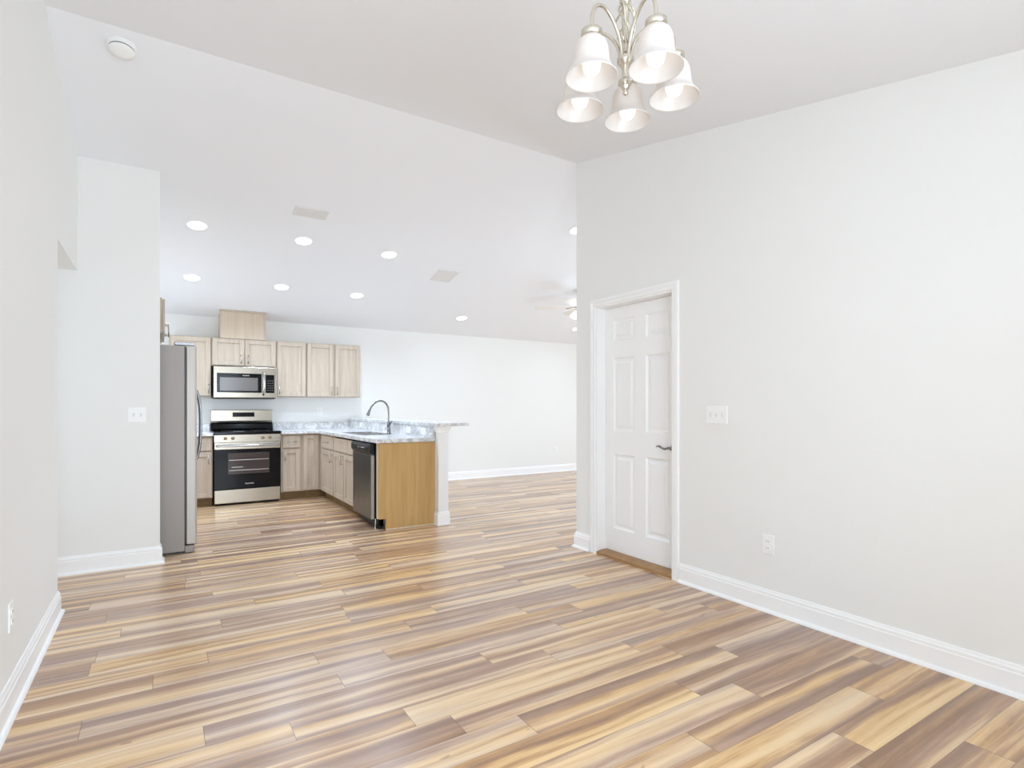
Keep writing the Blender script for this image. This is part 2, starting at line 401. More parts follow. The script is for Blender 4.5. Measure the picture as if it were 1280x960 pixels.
# ------------------------------------------------------------------ panelled door in the right wall
SX = 3.222   # face of the slab
dr = bpy.data.objects.new('door_1', None); COL.objects.link(dr); dr.location = (SX, (DY0+DY1)/2, 0)
dr['kind'] = 'structure'; dr['label'] = 'white six-panel door with lever handle in the right wall'
y0, y1, z0, z1 = 2.778, 3.587, .032, 2.07
pan = [(2.885, 3.128), (3.250, 3.497)]; pz = [(.222, .845), (1.035, 1.650), (1.79, 1.972)]
bm = bmesh.new()
ys = [y0, pan[0][0], pan[0][1], pan[1][0], pan[1][1], y1]; zs = [z0, pz[0][0], pz[0][1], pz[1][0], pz[1][1], pz[2][0], pz[2][1], z1]
add_cells(bm, ys, zs, lambda i, j: not (i in (1, 3) and j in (1, 3, 5)), 'x', SX, SX+.014)
add_box(bm, SX+.014, SX+.044, y0, y1, z0, z1)
for a, b_ in pan:
    for c, d_ in pz:   # sunk ogee and raised field
        b2 = bmesh.new(); L = []
        for ins, dep in ((0, .0), (.012, .011), (.026, .013), (.05, .004)):
            L.append([b2.verts.new((SX+dep, y, z)) for y, z in ((a+ins, c+ins), (b_-ins, c+ins), (b_-ins, d_-ins), (a+ins, d_-ins))])
        for p, q in zip(L, L[1:]):
            for k in range(4): b2.faces.new((p[k], p[(k+1) % 4], q[(k+1) % 4], q[k]))
        b2.faces.new(L[-1]); bmesh.ops.recalc_face_normals(b2, faces=b2.faces); merge(bm, b2)
slab = obj('door_slab', bm, M_door, dr)
bm = bmesh.new()   # jamb lining and stop
add_prism(bm, [(DY0, 0), (DY0+.02, 0), (DY0+.02, DZ-.02), (DY1-.02, DZ-.02), (DY1-.02, 0), (DY1, 0), (DY1, DZ), (DY0, DZ)], 'x', XR, XR+.22)
obj('door_jamb', bm, M_trim, dr)
bm = bmesh.new(); o_ = CW
for (dx, w0, w1) in ((.012, 0, CW), (.018, .03, CW-.004)):
    add_prism(bm, [(DY0+.006-w1, 0), (DY0+.006-w0, 0), (DY0+.006-w0, DZ-.006+w0), (DY1-.006+w0, DZ-.006+w0), (DY1-.006+w0, 0), (DY1-.006+w1, 0), (DY1-.006+w1, DZ-.006+w1), (DY0+.006-w1, DZ-.006+w1)], 'x', XR-dx, XR)
obj('door_casing', bm, M_trim, dr)
bm = bmesh.new(); add_prism(bm, [(XR-.004, 0), (XR+.2, 0), (XR+.2, .03), (XR+.06, .03), (XR-.004, .018)], 'y', DY0+.021, DY1-.021)
obj('threshold', bm, M_thresh, dr, 'brown wooden threshold')
hy, hz = 2.842, .932
bm = bmesh.new(); add_lathe(bm, [(0, 0), (.032, 0), (.032, .004), (.026, .01), (.013, .013), (.011, .045), (0, .046)], (SX, hy, hz), 24, (-1, 0, 0))
add_tube(bm, bez([(SX-.04, hy, hz+.004), (SX-.055, hy+.012, hz+.003), (SX-.057, hy+.04, hz-.004), (SX-.055, hy+.07, hz+.002), (SX-.052, hy+.098, hz+.013), (SX-.05, hy+.125, hz+.010)], 6), [.010]*6+[.0085]*20+[.006]*5, 12)
lev = obj('lever_handle', bm, M_lever, dr, 'satin metal lever handle')

# ------------------------------------------------------------------ cabinet kit
def mapper(side, F):
    if side == '-Y': return lambda a, d, z: (a, F+d, z)
    if side == '-X': return lambda a, d, z: (F+d, a, z)
    return lambda a, d, z: (F-d, a, z)
def mbox(bm, mp, a0, a1, d0, d1, z0, z1, bev=0.):
    p, q = mp(a0, d0, z0), mp(a1, d1, z1); add_box(bm, p[0], q[0], p[1], q[1], p[2], q[2], bev=bev)
def shaker(mp, a0, a1, z0, z1, fw=.055):
    bm = bmesh.new(); fw = min(fw, (a1-a0)*.3)
    for q in ((a0, a0+fw, z0, z1), (a1-fw, a1, z0, z1)): mbox(bm, mp, q[0], q[1], 0, .019, q[2], q[3], .0025)
    for q in ((z0, z0+fw), (z1-fw, z1)): mbox(bm, mp, a0+fw, a1-fw, 0, .019, q[0], q[1], .0025)
    mbox(bm, mp, a0+fw-.004, a1-fw+.004, .0135, .018, z0+fw-.004, z1-fw+.004)
    return bm
def pull(mp, a, z, length, vertical, out=.032, r=.0065):
    bm = bmesh.new(); h = length/2
    e = [(a, z-h), (a, z+h)] if vertical else [(a-h, z), (a+h, z)]
    add_tube(bm, [mp(e[0][0], -out, e[0][1]), mp(e[1][0], -out, e[1][1])], r, 10)
    k = .78
    for s in (-k, k):
        aa, zz = (a, z+s*h) if vertical else (a+s*h, z)
        add_tube(bm, [mp(aa, .001, zz), mp(aa, -out, zz)], r*.85, 8)
    return bm
def cabinet(name, label, side, F, a0, a1, z0, z1, depth, doors=(), drawers=(), fronts=(), base=False, group=None, toe_to=None):
    mp = mapper(side, F); c = mp((a0+a1)/2, depth/2, z0 if not base else 0)
    t = thing(name, label, 'cabinet', c, group)
    bm = bmesh.new(); mbox(bm, mp, a0, a1, .02, depth, z0, z1, .001); obj('body', bm, M_cabbox, t)
    if base:
        bm = bmesh.new(); mbox(bm, mp, a0, a1 if toe_to is None else toe_to, .085, depth, 0, z0-.001)
        obj('toe_kick', bm, M_toe, t, 'brown toe kick board')
    for d in doors:
        o = obj('door', shaker(mp, *d[:4]), M_cab, t)
        if d[4]: obj('handle', pull(mp, d[4][0], d[4][1], .115, True), M_pull, o, 'slim metal bar handle')
    for d in drawers:
        bm = bmesh.new(); mbox(bm, mp, d[0], d[1], 0, .019, d[2], d[3], .003); o = obj('drawer', bm, M_cab, t)
        obj('handle', pull(mp, (d[0]+d[1])/2, (d[2]+d[3])/2, d[4], False), M_pull, o, 'slim metal bar handle')
    for d in fronts:
        bm = bmesh.new(); mbox(bm, mp, d[0], d[1], 0, .019, d[2], d[3], .003); obj('false_front', bm, M_cab, t)
    return t
UF, UB = 8.11, YB-.003-8.11     # wall cabinet door face, depth
cabinet('wall_cabinet', 'pale wood wall cabinet behind the fridge, left of the microwave', '-Y', UF, .10, .556, 1.37, 2.13, UB, doors=[(.118, .548, 1.378, 2.122, (.523, 1.47))], group='wall cabinets over the worktop')
cabinet('wall_cabinet', 'short two-door pale wood wall cabinet directly above the microwave', '-Y', UF, .560, 1.338, 1.766, 2.13, UB, doors=[(.570, .944, 1.776, 2.122, (.905, 1.86)), (.952, 1.328, 1.776, 2.122, (.99, 1.86))], group='wall cabinets over the worktop')
cabinet('wall_cabinet', 'tall single-door pale wood wall cabinet just right of the microwave', '-Y', UF, 1.342, 1.731, 1.37, 2.13, UB, doors=[(1.352, 1.722, 1.378, 2.122, (1.377, 1.46))], group='wall cabinets over the worktop')
cabinet('wall_cabinet', 'two-door pale wood wall cabinet at the free right end of the row', '-Y', UF, 1.735, 2.497, 1.37, 2.13, UB, doors=[(1.745, 2.10, 1.378, 2.122, (2.072, 1.46)), (2.130, 2.489, 1.378, 2.122, (2.157, 1.46))], group='wall cabinets over the worktop')
# duct box over the microwave cabinet
t = thing('duct_cover', 'pale veneer duct cover box between microwave cabinet and ceiling', 'cabinet', (.93, 8.27, 2.131))
bm = bmesh.new(); add_prism(bm, [(8.12, 2.131), (YB-.003, 2.131), (YB-.003, cz(YB)-.001), (8.12, cz(8.12)-.001)], 'x', .665, 1.195); obj('body', bm, M_chase, t)
for x0, x1 in ((.657, .675), (1.185, 1.203)):
    bm = bmesh.new(); add_prism(bm, [(8.112, 2.131), (8.13, 2.131), (8.13, cz(8.13)-.002), (8.112, cz(8.112)-.002)], 'x', x0, x1)
    obj('corner_trim', bm, M_cab, t)
bm = bmesh.new(); add_prism(bm, [(8.104, cz(8.104)-.002), (8.104, cz(8.104)-.022), (8.112, cz(8.104)-.026), (8.13, cz(8.104)-.026), (8.13, cz(8.13)-.002)], 'x', .649, 1.211)
obj('top_trim', bm, M_cab, t)

# ------------------------------------------------------------------ base cabinets
BF = 7.80; BD = YB-.004-BF
cabinet('base_cabinet', 'pale wood base cabinet between fridge and range', '-Y', BF, -.59, .552, .105, .874, BD, base=True, group='base cabinets under the worktop',
        doors=[(.18, .54, .115, .672, (.505, .585)), (-.57, .16, .115, .86, None)], drawers=[(.18, .54, .692, .852, .11)])
cabinet('base_cabinet', 'narrow pale wood base cabinet with one drawer, right beside the range', '-Y', BF, 1.345, 1.604, .105, .874, BD, base=True, group='base cabinets under the worktop',
        doors=[(1.365, 1.584, .115, .672, (1.392, .585))], drawers=[(1.365, 1.584, .692, .852, .12)])
cabinet('base_cabinet', 'corner base cabinet with a full-height narrow door', '-Y', BF, 1.606, 2.435, .105, .874, BD, base=True, group='base cabinets under the worktop', toe_to=1.93,
        doors=[(1.626, 1.822, .115, .858, None)])
PF = 1.83; PD = 2.436-PF
cabinet('base_cabinet', 'peninsula base cabinet with one drawer, next to the inner corner', '-X', PF, 7.075, 7.812, .105, .874, PD, base=True, group='base cabinets under the worktop',
        doors=[(7.09, 7.66, .115, .672, (7.125, .585))], drawers=[(7.09, 7.66, .692, .852, .13)])
cabinet('base_cabinet', 'peninsula sink base with two doors, left of the dishwasher', '-X', PF, 6.135, 7.071, .105, .74, PD, base=True, group='base cabinets under the worktop',
        doors=[(6.15, 6.59, .115, .672, None), (6.61, 7.055, .115, .672, (6.645, .60))], fronts=[(6.15, 7.055, .692, .852)])
# cabinet over the fridge
cabinet('wall_cabinet', 'pale wood cabinet mounted above the fridge, only its edge showing', '+X', .035, 5.44, 6.37, 1.85, 2.145, .62,
        doors=[(5.455, 5.895, 1.86, 2.135, (5.85, 1.93)), (5.91, 6.355, 1.86, 2.135, (5.955, 1.93))])

# peninsula end panel
bm = bmesh.new(); add_prism(bm, [(1.845, .115), (1.912, .115), (1.912, 0), (2.446, 0), (2.446, .872), (1.845, .872)], 'y', 5.385, 5.405)
t = single('end_panel', bm, M_ply, 'golden plywood panel closing the end of the peninsula', 'panel', (2.15, 5.395, 0))
obj('front_edge', B(1.838, 1.86, 5.4055, 5.452, .115, .872, bev=.001), M_plyedge, t, 'pale raw wood edge strip')
bm = bmesh.new(); add_box(bm, 1.912, 2.446, 5.377, 5.3845, 0, .014); obj('shoe_strip', bm, M_plyedge, t, 'pale wood strip along the floor')

# ------------------------------------------------------------------ half wall, bar top, worktop
bm = B(2.448, 2.56, 5.295, YB-.001, 0, 1.034); hw = struct('wall_peninsula', bm, M_wall, 'low white half wall carrying the raised bar')
bm = bmesh.new()
for z0_, z1_, e in ((0, .012, .02), (.012, .118, .015), (.118, .14, .010)): add_box(bm, 2.448-e, 2.56+e, 5.295-e, 5.38, z0_, z1_, bev=.002)
struct('trim_1', bm, M_trim, 'white moulded base of the half wall end post')
bm = bmesh.new()
b2 = bmesh.new(); L = []
for e, z in ((.002, .968), (.008, .972), (.010, .985), (.024, 1.015), (.026, 1.034)):
    L.append([b2.verts.new(p) for p in ((2.448-e, 5.295-e, z), (2.56+e, 5.295-e, z), (2.56+e, 5.38, z), (2.448-e, 5.38, z))])
for p, q in zip(L, L[1:]):
    for k in range(4): b2.faces.new((p[k], p[(k+1) % 4], q[(k+1) % 4], q[k]))
b2.faces.new(L[0]); b2.faces.new(L[-1]); bmesh.ops.recalc_face_normals(b2, faces=b2.faces); merge(bm, b2)
struct('trim_2', bm, M_trim, 'white moulded cap under the bar at the half wall end')
def rounded(x0, x1, y0, y1, r, corners, n=6):
    out = []
    for i, (cx, cy, a) in enumerate(((x0, y0, PI), (x1, y0, 1.5*PI), (x1, y1, 0), (x0, y1, .5*PI))):
        if i in corners:
            ox = cx+(r if cx == x0 else -r); oy = cy+(r if cy == y0 else -r)
            out += [(ox+r*math.cos(a+k*PI/2/n), oy+r*math.sin(a+k*PI/2/n)) for k in range(n+1)]
        else: out.append((cx, cy))
    return out
bm = bmesh.new(); add_prism(bm, rounded(2.405, 2.80, 5.235, YB-.002, .03, (0, 1)), 'z', 1.0345, 1.067, .004)
single('bar_top', bm, M_marble, 'raised grey marbled bar ledge on the half wall', 'bar counter', (2.6, 6.8, 1.0345))

CZ0, CZ1 = .8745, .914
bm = bmesh.new()
sx0, sx1, sy0, sy1 = 1.93, 2.28, 6.20, 6.98
XS = [1.345, 1.805, sx0, sx1, 2.44]; YS = [5.365, sy0, sy1, 7.765, YB-.002]
add_cells(bm, XS, YS, lambda i, j: (j == 3 or i >= 1) and not (i == 2 and j == 1), 'z', CZ0, CZ1)
bmesh.ops.bevel(bm, geom=[e for e in bm.edges if e.calc_length() > .03 and len(e.link_faces) == 2 and abs(e.calc_face_angle(0)) > 1 and abs(e.verts[0].co.z-e.verts[1].co.z) < .001], offset=.004, segments=2, affect='EDGES')
wt = single('worktop', bm, M_marble, 'white marbled L-shaped worktop from range round onto the peninsula', 'worktop', (2.1, 7.0, CZ0))
obj('backsplash', B(1.345, 2.42, YB-.022, YB-.002, CZ1, 1.012, bev=.002), M_marble, wt)
obj('backsplash', B(2.421, 2.4405, 5.37, YB-.023, CZ1, 1.034, bev=.001), M_marble, wt)
bm = bmesh.new(); add_box(bm, XL-.07, .556, 7.765, YB-.002, CZ0, CZ1, bev=.004, seg=2)
wl = single('worktop', bm, M_marble, 'short white marbled worktop between fridge and range', 'worktop', (0, 8.1, CZ0))
obj('backsplash', B(XL-.07, .556, YB-.022, YB-.002, CZ1, 1.012, bev=.002), M_marble, wl)

# sink
t = thing('kitchen_sink', 'stainless double-bowl sink set into the peninsula worktop', 'sink', (2.1, 6.6, .75))
bm = bmesh.new()
def bowl(y0, y1):
    b2 = bmesh.new(); L = []
    for ins, z in ((0, .916), (.004, .905), (.012, .775), (.03, .755)):
        L.append([b2.verts.new((x, y, z)) for x, y in ((sx0+.015+ins, y0+ins), (sx1-.015-ins, y0+ins), (sx1-.015-ins, y1-ins), (sx0+.015+ins, y1-ins))])
    for p, q in zip(L, L[1:]):
        for k in range(4): b2.faces.new((p[k], p[(k+1) % 4], q[(k+1) % 4], q[k]))
    b2.faces.new(L[-1]); merge(bm, b2)
ym = (sy0+sy1)/2
bowl(sy0+.015, ym-.015); bowl(ym+.015, sy1-.015)
obj('bowl', bm, M_sink, t)
bm = bmesh.new(); add_cells(bm, [sx0-.015, sx0+.015, sx1-.015, sx1+.02], [sy0-.015, sy0+.015, ym-.015, ym+.015, sy1-.015, sy1+.015], lambda i, j: not (i == 1 and j in (1, 3)), 'z', .9145, .918)
obj('rim', bm, M_sink, t)
for y in ((sy0+ym)/2, (sy1+ym)/2):
    bm = bmesh.new(); add_lathe(bm, [(0, .757), (.02, .757), (.035, .759), (.04, .757)], (2.1, y, 0), 20)
    obj('drain', bm, M_chrome, t)
# faucet
fx, fy_ = 2.352, 6.52
t = thing('kitchen_faucet', 'tall chrome gooseneck faucet standing behind the sink', 'faucet', (fx, fy_, CZ1))
bm = bmesh.new(); add_lathe(bm, [(0, .0003), (.027, .0003), (.027, .008), (.02, .014), (.019, .09), (.022, .1), (.022, .125), (.014, .14), (0, .14)], (fx, fy_, CZ1), 24)
obj('base', bm, M_faucet, t)
bm = bmesh.new(); add_tube(bm, bez([(fx, fy_, CZ1+.13), (fx, fy_, 1.17), (fx-.01, fy_, 1.235), (fx-.05, fy_, 1.29), (fx-.11, fy_, 1.308), (fx-.17, fy_, 1.285), (fx-.215, fy_, 1.235), (fx-.23, fy_, 1.21)], 6), .0115, 12)
obj('spout', bm, M_faucet, t)
bm = bmesh.new(); add_lathe(bm, [(0, -.004), (.013, -.004), (.015, .02), (.019, .06), (.021, .085), (.017, .088), (0, .088)], (fx-.228, fy_, 1.214), 20, (-.4, 0, -1))
obj('spray_head', bm, M_faucet, t)
bm = bmesh.new(); add_tube(bm, bez([(fx, fy_-.018, CZ1+.112), (fx+.005, fy_-.05, CZ1+.118), (fx+.008, fy_-.085, CZ1+.15)], 5), [.009]*5+[.007]*6, 10)
obj('lever', bm, M_faucet, t)

# ------------------------------------------------------------------ outlets and switches
def plate_obj(name, label, cat, side, F, a, z, w, h, kind, n=1, group=None):
    """side '-Y' faces the camera side, '-X' faces left"""
    mp = mapper(side, F); t = thing(name, label, cat, mp(a, 0, z), group)
    bm = bmesh.new(); mbox(bm, mp, a-w/2, a+w/2, -.006, 0, z-h/2, z+h/2, .002); obj('cover_plate', bm, M_plate, t)
    for k in range(n):
        c = a+(k-(n-1)/2)*.046
        if kind == 'toggle':
            bm = bmesh.new(); mbox(bm, mp, c-.006, c+.006, -.0065, -.005, z-.014, z+.014); mbox(bm, mp, c-.0035, c+.0035, -.016, -.006, z-.002, z+.010, .001)
            obj('toggle', bm, M_vent, t)
        else:
            for s in (-1, 1):
                if kind == 'duplex':
                    bm = bmesh.new(); mbox(bm, mp, c-.016, c+.016, -.0085, -.005, z+s*.020-.013, z+s*.020+.013, .003); r_ = obj('receptacle', bm, M_plate, t)
                    bm = bmesh.new()
                    for q in (-.006, .006): mbox(bm, mp, c+q-.0012, c+q+.0012, -.0088, -.008, z+s*.020-.005, z+s*.020+.005)
                    obj('slot', bm, M_slot, r_)
                else:
                    bm = bmesh.new(); mbox(bm, mp, c+s*.020-.013, c+s*.020+.013, -.0085, -.005, z-.016, z+.016, .003); r_ = obj('receptacle', bm, M_plate, t)
                    bm = bmesh.new()
                    for q in (-.006, .006): mbox(bm, mp, c+s*.020-.005, c+s*.020+.005, -.0088, -.008, z+q-.0012, z+q+.0012)
                    obj('slot', bm, M_slot, r_)
    return t
plate_obj('light_switch', 'white two-gang switch plate on the wall left of the fridge', 'switch', '-Y', 5.23, -.15, 1.178, .118, .118, 'toggle', 2)
plate_obj('light_switch', 'white three-gang switch plate on the wall beside the door', 'switch', '-X', XR, 2.388, 1.188, .165, .118, 'toggle', 3)
plate_obj('wall_outlet', 'white outlet low on the right wall, below the switch plate', 'outlet', '-X', XR, 2.017, .408, .074, .118, 'duplex')
plate_obj('wall_outlet', 'white outlet low on the left wall above the baseboard', 'outlet', '+X', XL, 3.03, .385, .074, .118, 'duplex')
plate_obj('wall_outlet', 'white outlet on the backsplash wall under the single-door cabinet', 'outlet', '-Y', YB, 1.985, 1.165, .074, .118, 'duplex')
plate_obj('wall_outlet', 'white outlet low on the far living room wall', 'outlet', '-Y', YB, 6.32, .42, .074, .118, 'duplex')
for y, lb in ((7.84, 'white outlet on the raised backsplash, farthest, near the corner'), (6.05, 'white outlet on the raised backsplash, just right of the faucet'), (5.62, 'white outlet on the raised backsplash, nearest the end post')):
    plate_obj('counter_outlet', lb, 'outlet', '-X', 2.421, y, .972, .125, .074, 'wide', 1, 'outlets on the raised backsplash')

# ------------------------------------------------------------------ lettering
def text_bm(s, size, bold=.0):
    cu = bpy.data.curves.new('txt', 'FONT'); cu.body = s; cu.size = size; cu.align_x = 'CENTER'; cu.align_y = 'CENTER'; cu.extrude = .0004; cu.offset = bold
    o = bpy.data.objects.new('txt', cu); COL.objects.link(o)
    dg = bpy.context.evaluated_depsgraph_get(); me = bpy.data.meshes.new_from_object(o.evaluated_get(dg))
    b = bmesh.new(); b.from_mesh(me); bpy.data.objects.remove(o); bpy.data.curves.remove(cu); bpy.data.meshes.remove(me)
    bmesh.ops.transform(b, matrix=Matrix.Rotation(PI/2, 4, 'X'), verts=b.verts); return b

# ------------------------------------------------------------------ range
RX0, RX1, RF = .563, 1.333, 7.76
t = thing('electric_range', 'stainless electric range with black glass oven door and cooktop', 'range', ((RX0+RX1)/2, 8.08, 0))
bm = bmesh.new(); add_box(bm, RX0+.002, RX1-.002, RF+.045, YB-.03, .03, .893, bev=.002); add_box(bm, RX0+.02, RX1-.02, RF+.06, YB-.04, .0, .03)
obj('body', bm, M_dark, t)
obj('storage_drawer', B(RX0+.003, RX1-.003, RF+.004, RF+.044, .028, .198, bev=.006, seg=2), M_steel, t, 'stainless storage drawer')
dor = obj('oven_door', B(RX0+.003, RX1-.003, RF+.002, RF+.042, .204, .700, bev=.003), M_glassblk, t, 'black glass oven door')
obj('door_top_rail', B(RX0+.003, RX1-.003, RF, RF+.042, .701, .787, bev=.004, seg=2), M_steel, dor, 'stainless rail across the door top')
bm = bmesh.new(); add_box(bm, RX0+.155, RX1-.135, RF-.0005, RF+.004, .388, .652, bev=.001); obj('window', bm, M_window, dor, 'smoked oven window')
bm = bmesh.new()
for z, a, b_ in ((.565, .0, .0), (.476, .03, .3), (.436, .0, .0)): add_box(bm, RX0+.165+a, RX1-.145-b_, RF-.0012, RF+.001, z-.0025, z+.0025)
obj('oven_rack', bm, M_pull, dor, 'metal oven rack seen through the window')
bm = bmesh.new(); hx = [(RX0+.03, RF-.004), (RX0+.05, RF-.04), (RX0+.09, RF-.05), (RX1-.09, RF-.05), (RX1-.05, RF-.04), (RX1-.03, RF-.004)]
add_tube(bm, bez([(x, y, .748) for x, y in hx], 5), .013, 12); obj('handle', bm, M_chrome, dor, 'tubular metal handle')
b2 = text_bm('FRIGIDAIRE', .020, .0004); bmesh.ops.translate(b2, vec=((RX0+RX1)/2+.015, RF+.001, .262), verts=b2.verts); obj('logo', b2, M_mark, dor, 'small silver lettering')
bm = bmesh.new(); add_prism(bm, [(RF+.002, .79), (RF+.002, .882), (RF+.012, .888), (RF+.045, .888), (RF+.045, .79)], 'x', RX0+.001, RX1-.001)
obj('control_rail', bm, M_steel, t, 'stainless knob rail')
for kx in (RX0+.125, RX0+.21, RX1-.215, RX1-.125):
    bm = bmesh.new(); add_lathe(bm, [(0, 0), (.020, 0), (.020, .006), (.017, .01), (.015, .03), (.012, .033), (0, .033)], (kx, RF+.003, .84), 20, (0, -1, 0)); add_box(bm, kx-.003, kx+.003, RF-.036, RF-.02, .826, .854, bev=.001)
    obj('knob', bm, M_knob, t, 'bronze-tinted burner knob')
ck = obj('cooktop', B(RX0, RX1, RF-.004, 8.33, .889, .921, bev=.004, seg=2), M_glassblk, t, 'black glass cooktop')
for x, y, r in ((RX0+.2, RF+.17, .1), (RX1-.2, RF+.17, .085), (RX0+.2, RF+.43, .08), (RX1-.2, RF+.43, .1)):
    bm = bmesh.new(); add_lathe(bm, [(r, .9212), (r+.003, .9214), (r+.006, .9212)], (x, y, 0), 32)
    obj('burner_ring', bm, M_slot, ck, 'thin grey burner ring')
bm = bmesh.new(); add_prism(bm, [(8.33, .915), (YB-.03, .915), (YB-.03, 1.02), (8.372, 1.02), (8.345, .94)], 'x', RX0+.004, RX1-.004)
obj('backguard_base', bm, M_glassblk, t, 'black sloped base of the backguard')
bg = obj('backguard', B(RX0+.006, RX1-.006, 8.352, YB-.02, 1.022, 1.192, bev=.006, seg=2), M_steel, t, 'stainless backguard panel')
obj('display', B(RX0+.265, RX0+.535, 8.350, 8.36, 1.098, 1.158, bev=.001), M_glassblk, bg, 'black clock display')
bm = bmesh.new(); add_prism(bm, [(8.352, 1.045), (8.338, 1.022), (8.36, 1.022)], 'x', RX0+.012, RX1-.012); obj('lower_lip', bm, M_steel, bg)

# ------------------------------------------------------------------ microwave
MX0, MX1, MF, MZ0, MZ1 = .572, 1.330, 8.03, 1.338, 1.763
t = thing('microwave', 'stainless over-the-range microwave with black glass window', 'microwave', ((MX0+MX1)/2, 8.23, MZ0))
obj('body', B(MX0, MX1, MF+.045, YB-.004, MZ0+.012, MZ1, bev=.002), M_black, t, 'black microwave case')
obj('underside', B(MX0+.02, MX1-.02, MF+.03, YB-.02, MZ0, MZ0+.0115), M_black, t, 'black underside with vents')
fr = obj('front_frame', B(MX0+.006, MX1-.002, MF, MF+.044, MZ0+.014, MZ1-.006, bev=.006, seg=2), M_steel, t, 'stainless front')
obj('door_glass', B(MX0+.042, MX0+.572, MF-.003, MF+.01, MZ0+.082, MZ0+.333, bev=.002), M_glassblk, fr, 'black glass door')
obj('window', B(MX0+.075, MX0+.525, MF-.004, MF, MZ0+.105, MZ0+.278, bev=.001), M_mwwindow, fr, 'grey smoked window')
cp = obj('control_panel', B(MX0+.620, MX1-.030, MF-.003, MF+.01, MZ0+.080, MZ0+.322, bev=.002), M_glassblk, t, 'black keypad panel')
for i in range(3):
    for j in range(5): obj('key', B(MX0+.640+i*.028, MX0+.654+i*.028, MF-.0036, MF-.002, MZ0+.11+j*.032, MZ0+.118+j*.032), M_slot, cp)
bm = bmesh.new(); add_tube(bm, bez([(MX0+.592, MF+.006, MZ0+.055), (MX0+.592, MF-.03, MZ0+.075), (MX0+.594, MF-.047, MZ0+.13), (MX0+.596, MF-.05, MZ0+.2), (MX0+.596, MF-.047, MZ0+.29), (MX0+.594, MF-.03, MZ0+.345), (MX0+.592, MF+.006, MZ0+.36)], 6), .0135, 12)
obj('handle', bm, M_chrome, t, 'curved chrome door handle')
b2 = text_bm('FRIGIDAIRE', .016, .0003); bmesh.ops.translate(b2, vec=(MX0+.38, MF-.0045, MZ0+.305), verts=b2.verts); obj('logo', b2, M_mark, fr, 'small silver lettering')

# ------------------------------------------------------------------ dishwasher
DX, D0, D1 = 1.80, 5.508, 6.128
t = thing('dishwasher', 'stainless dishwasher with black control strip in the peninsula', 'dishwasher', (2.1, 5.82, 0))
obj('body', B(1.845, 2.40, D0+.004, D1-.004, .1, .868), M_dark, t)
dd = obj('door', B(DX, DX+.036, D0, D1, .098, .752, bev=.004, seg=2), M_dwsteel, t, 'brushed stainless door')
obj('side_edge', B(DX+.004, DX+.034, D0-.0025, D0-.0004, .1, .745), M_steelv, dd, 'door edge in paler steel for the light on it')  # lit side of the door, its brightness put into a paler steel
bm = bmesh.new(); add_prism(bm, [(DX-.012, .772), (DX-.020, .79), (DX-.020, .83), (DX-.010, .858), (DX+.036, .866), (DX+.036, .753), (DX+.006, .753)], 'y', D0, D1, .003)
cpn = obj('control_panel', bm, M_black, t, 'black bulged control strip')
obj('label_strip', B(DX-.021, DX-.018, 5.66, 5.78, .812, .82), M_mark, cpn, 'silver lettering on the strip')
obj('label_strip', B(DX-.021, DX-.018, 5.84, 5.89, .812, .818), M_mark, cpn, 'silver lettering on the strip')
bm = bmesh.new(); add_box(bm, 1.868, 1.885, D0, D1, .012, .094); add_box(bm, 1.872, 1.9, 5.456, 5.5, 0, .03); obj('toe_panel', bm, M_black, t, 'black toe panel')
for x, y in ((1.95, D0+.03), (1.95, D1-.03), (1.852, D0+.012)):
    bm = bmesh.new(); add_lathe(bm, [(0, 0), (.014, 0), (.014, .008), (.007, .012), (.007, .1)], (x, y, 0), 12); obj('foot', bm, M_pull, t, 'metal levelling foot')

# ------------------------------------------------------------------ refrigerator
F0, F1, FX = 5.452, 6.362, .268
t = thing('refrigerator', 'tall grey stainless refrigerator seen from its side, left of the kitchen', 'refrigerator', (-.2, 5.9, 0))
obj('body', B(-.58, .176, F0, F1, .018, 1.757, bev=.004), M_fridgeside, t, 'grey painted side')
bm = bmesh.new(); add_box(bm, -.52, .17, F0+.02, F1-.02, 0, .017); obj('plinth', bm, M_black, t)
for a, b_ in ((F0+.001, (F0+F1)/2-.003), ((F0+F1)/2+.003, F1-.001)):
    bm = bmesh.new(); add_prism(bm, rounded(.192, FX, a, b_, .018, (1, 2)), 'z', .075, 1.752, .002)
    d = obj('door', bm, M_steelv, t, 'stainless door')
    hyy = (F0+F1)/2+(-.05 if a < 5.7 else .05)
    b2 = bmesh.new(); add_tube(b2, bez([(FX-.004, hyy, 1.40), (FX+.022, hyy, 1.37), (FX+.044, hyy, 1.25), (FX+.05, hyy, 1.08), (FX+.044, hyy, .9), (FX+.022, hyy, .78), (FX-.004, hyy, .75)], 6), .012, 12)
    obj('handle', b2, M_lever, d, 'long bowed metal handle')
    b2 = bmesh.new(); yy0, yy1 = (a, a+.06) if a < 5.7 else (b_-.06, b_)
    add_box(b2, .1, .25, yy0, yy1, 1.758, 1.785, bev=.005); obj('hinge_cover', b2, M_lever, d, 'grey hinge cover')
obj('door_gasket', B(.177, .1915, F0+.01, F1-.01, .08, 1.75), M_black, t, 'dark door gasket')
bm = bmesh.new(); add_prism(bm, rounded(.178, .25, F0+.004, F1-.004, .02, (1, 2)), 'z', .004, .062, .003)
obj('kick_grille', bm, M_fridgeside, t, 'grey kick grille')

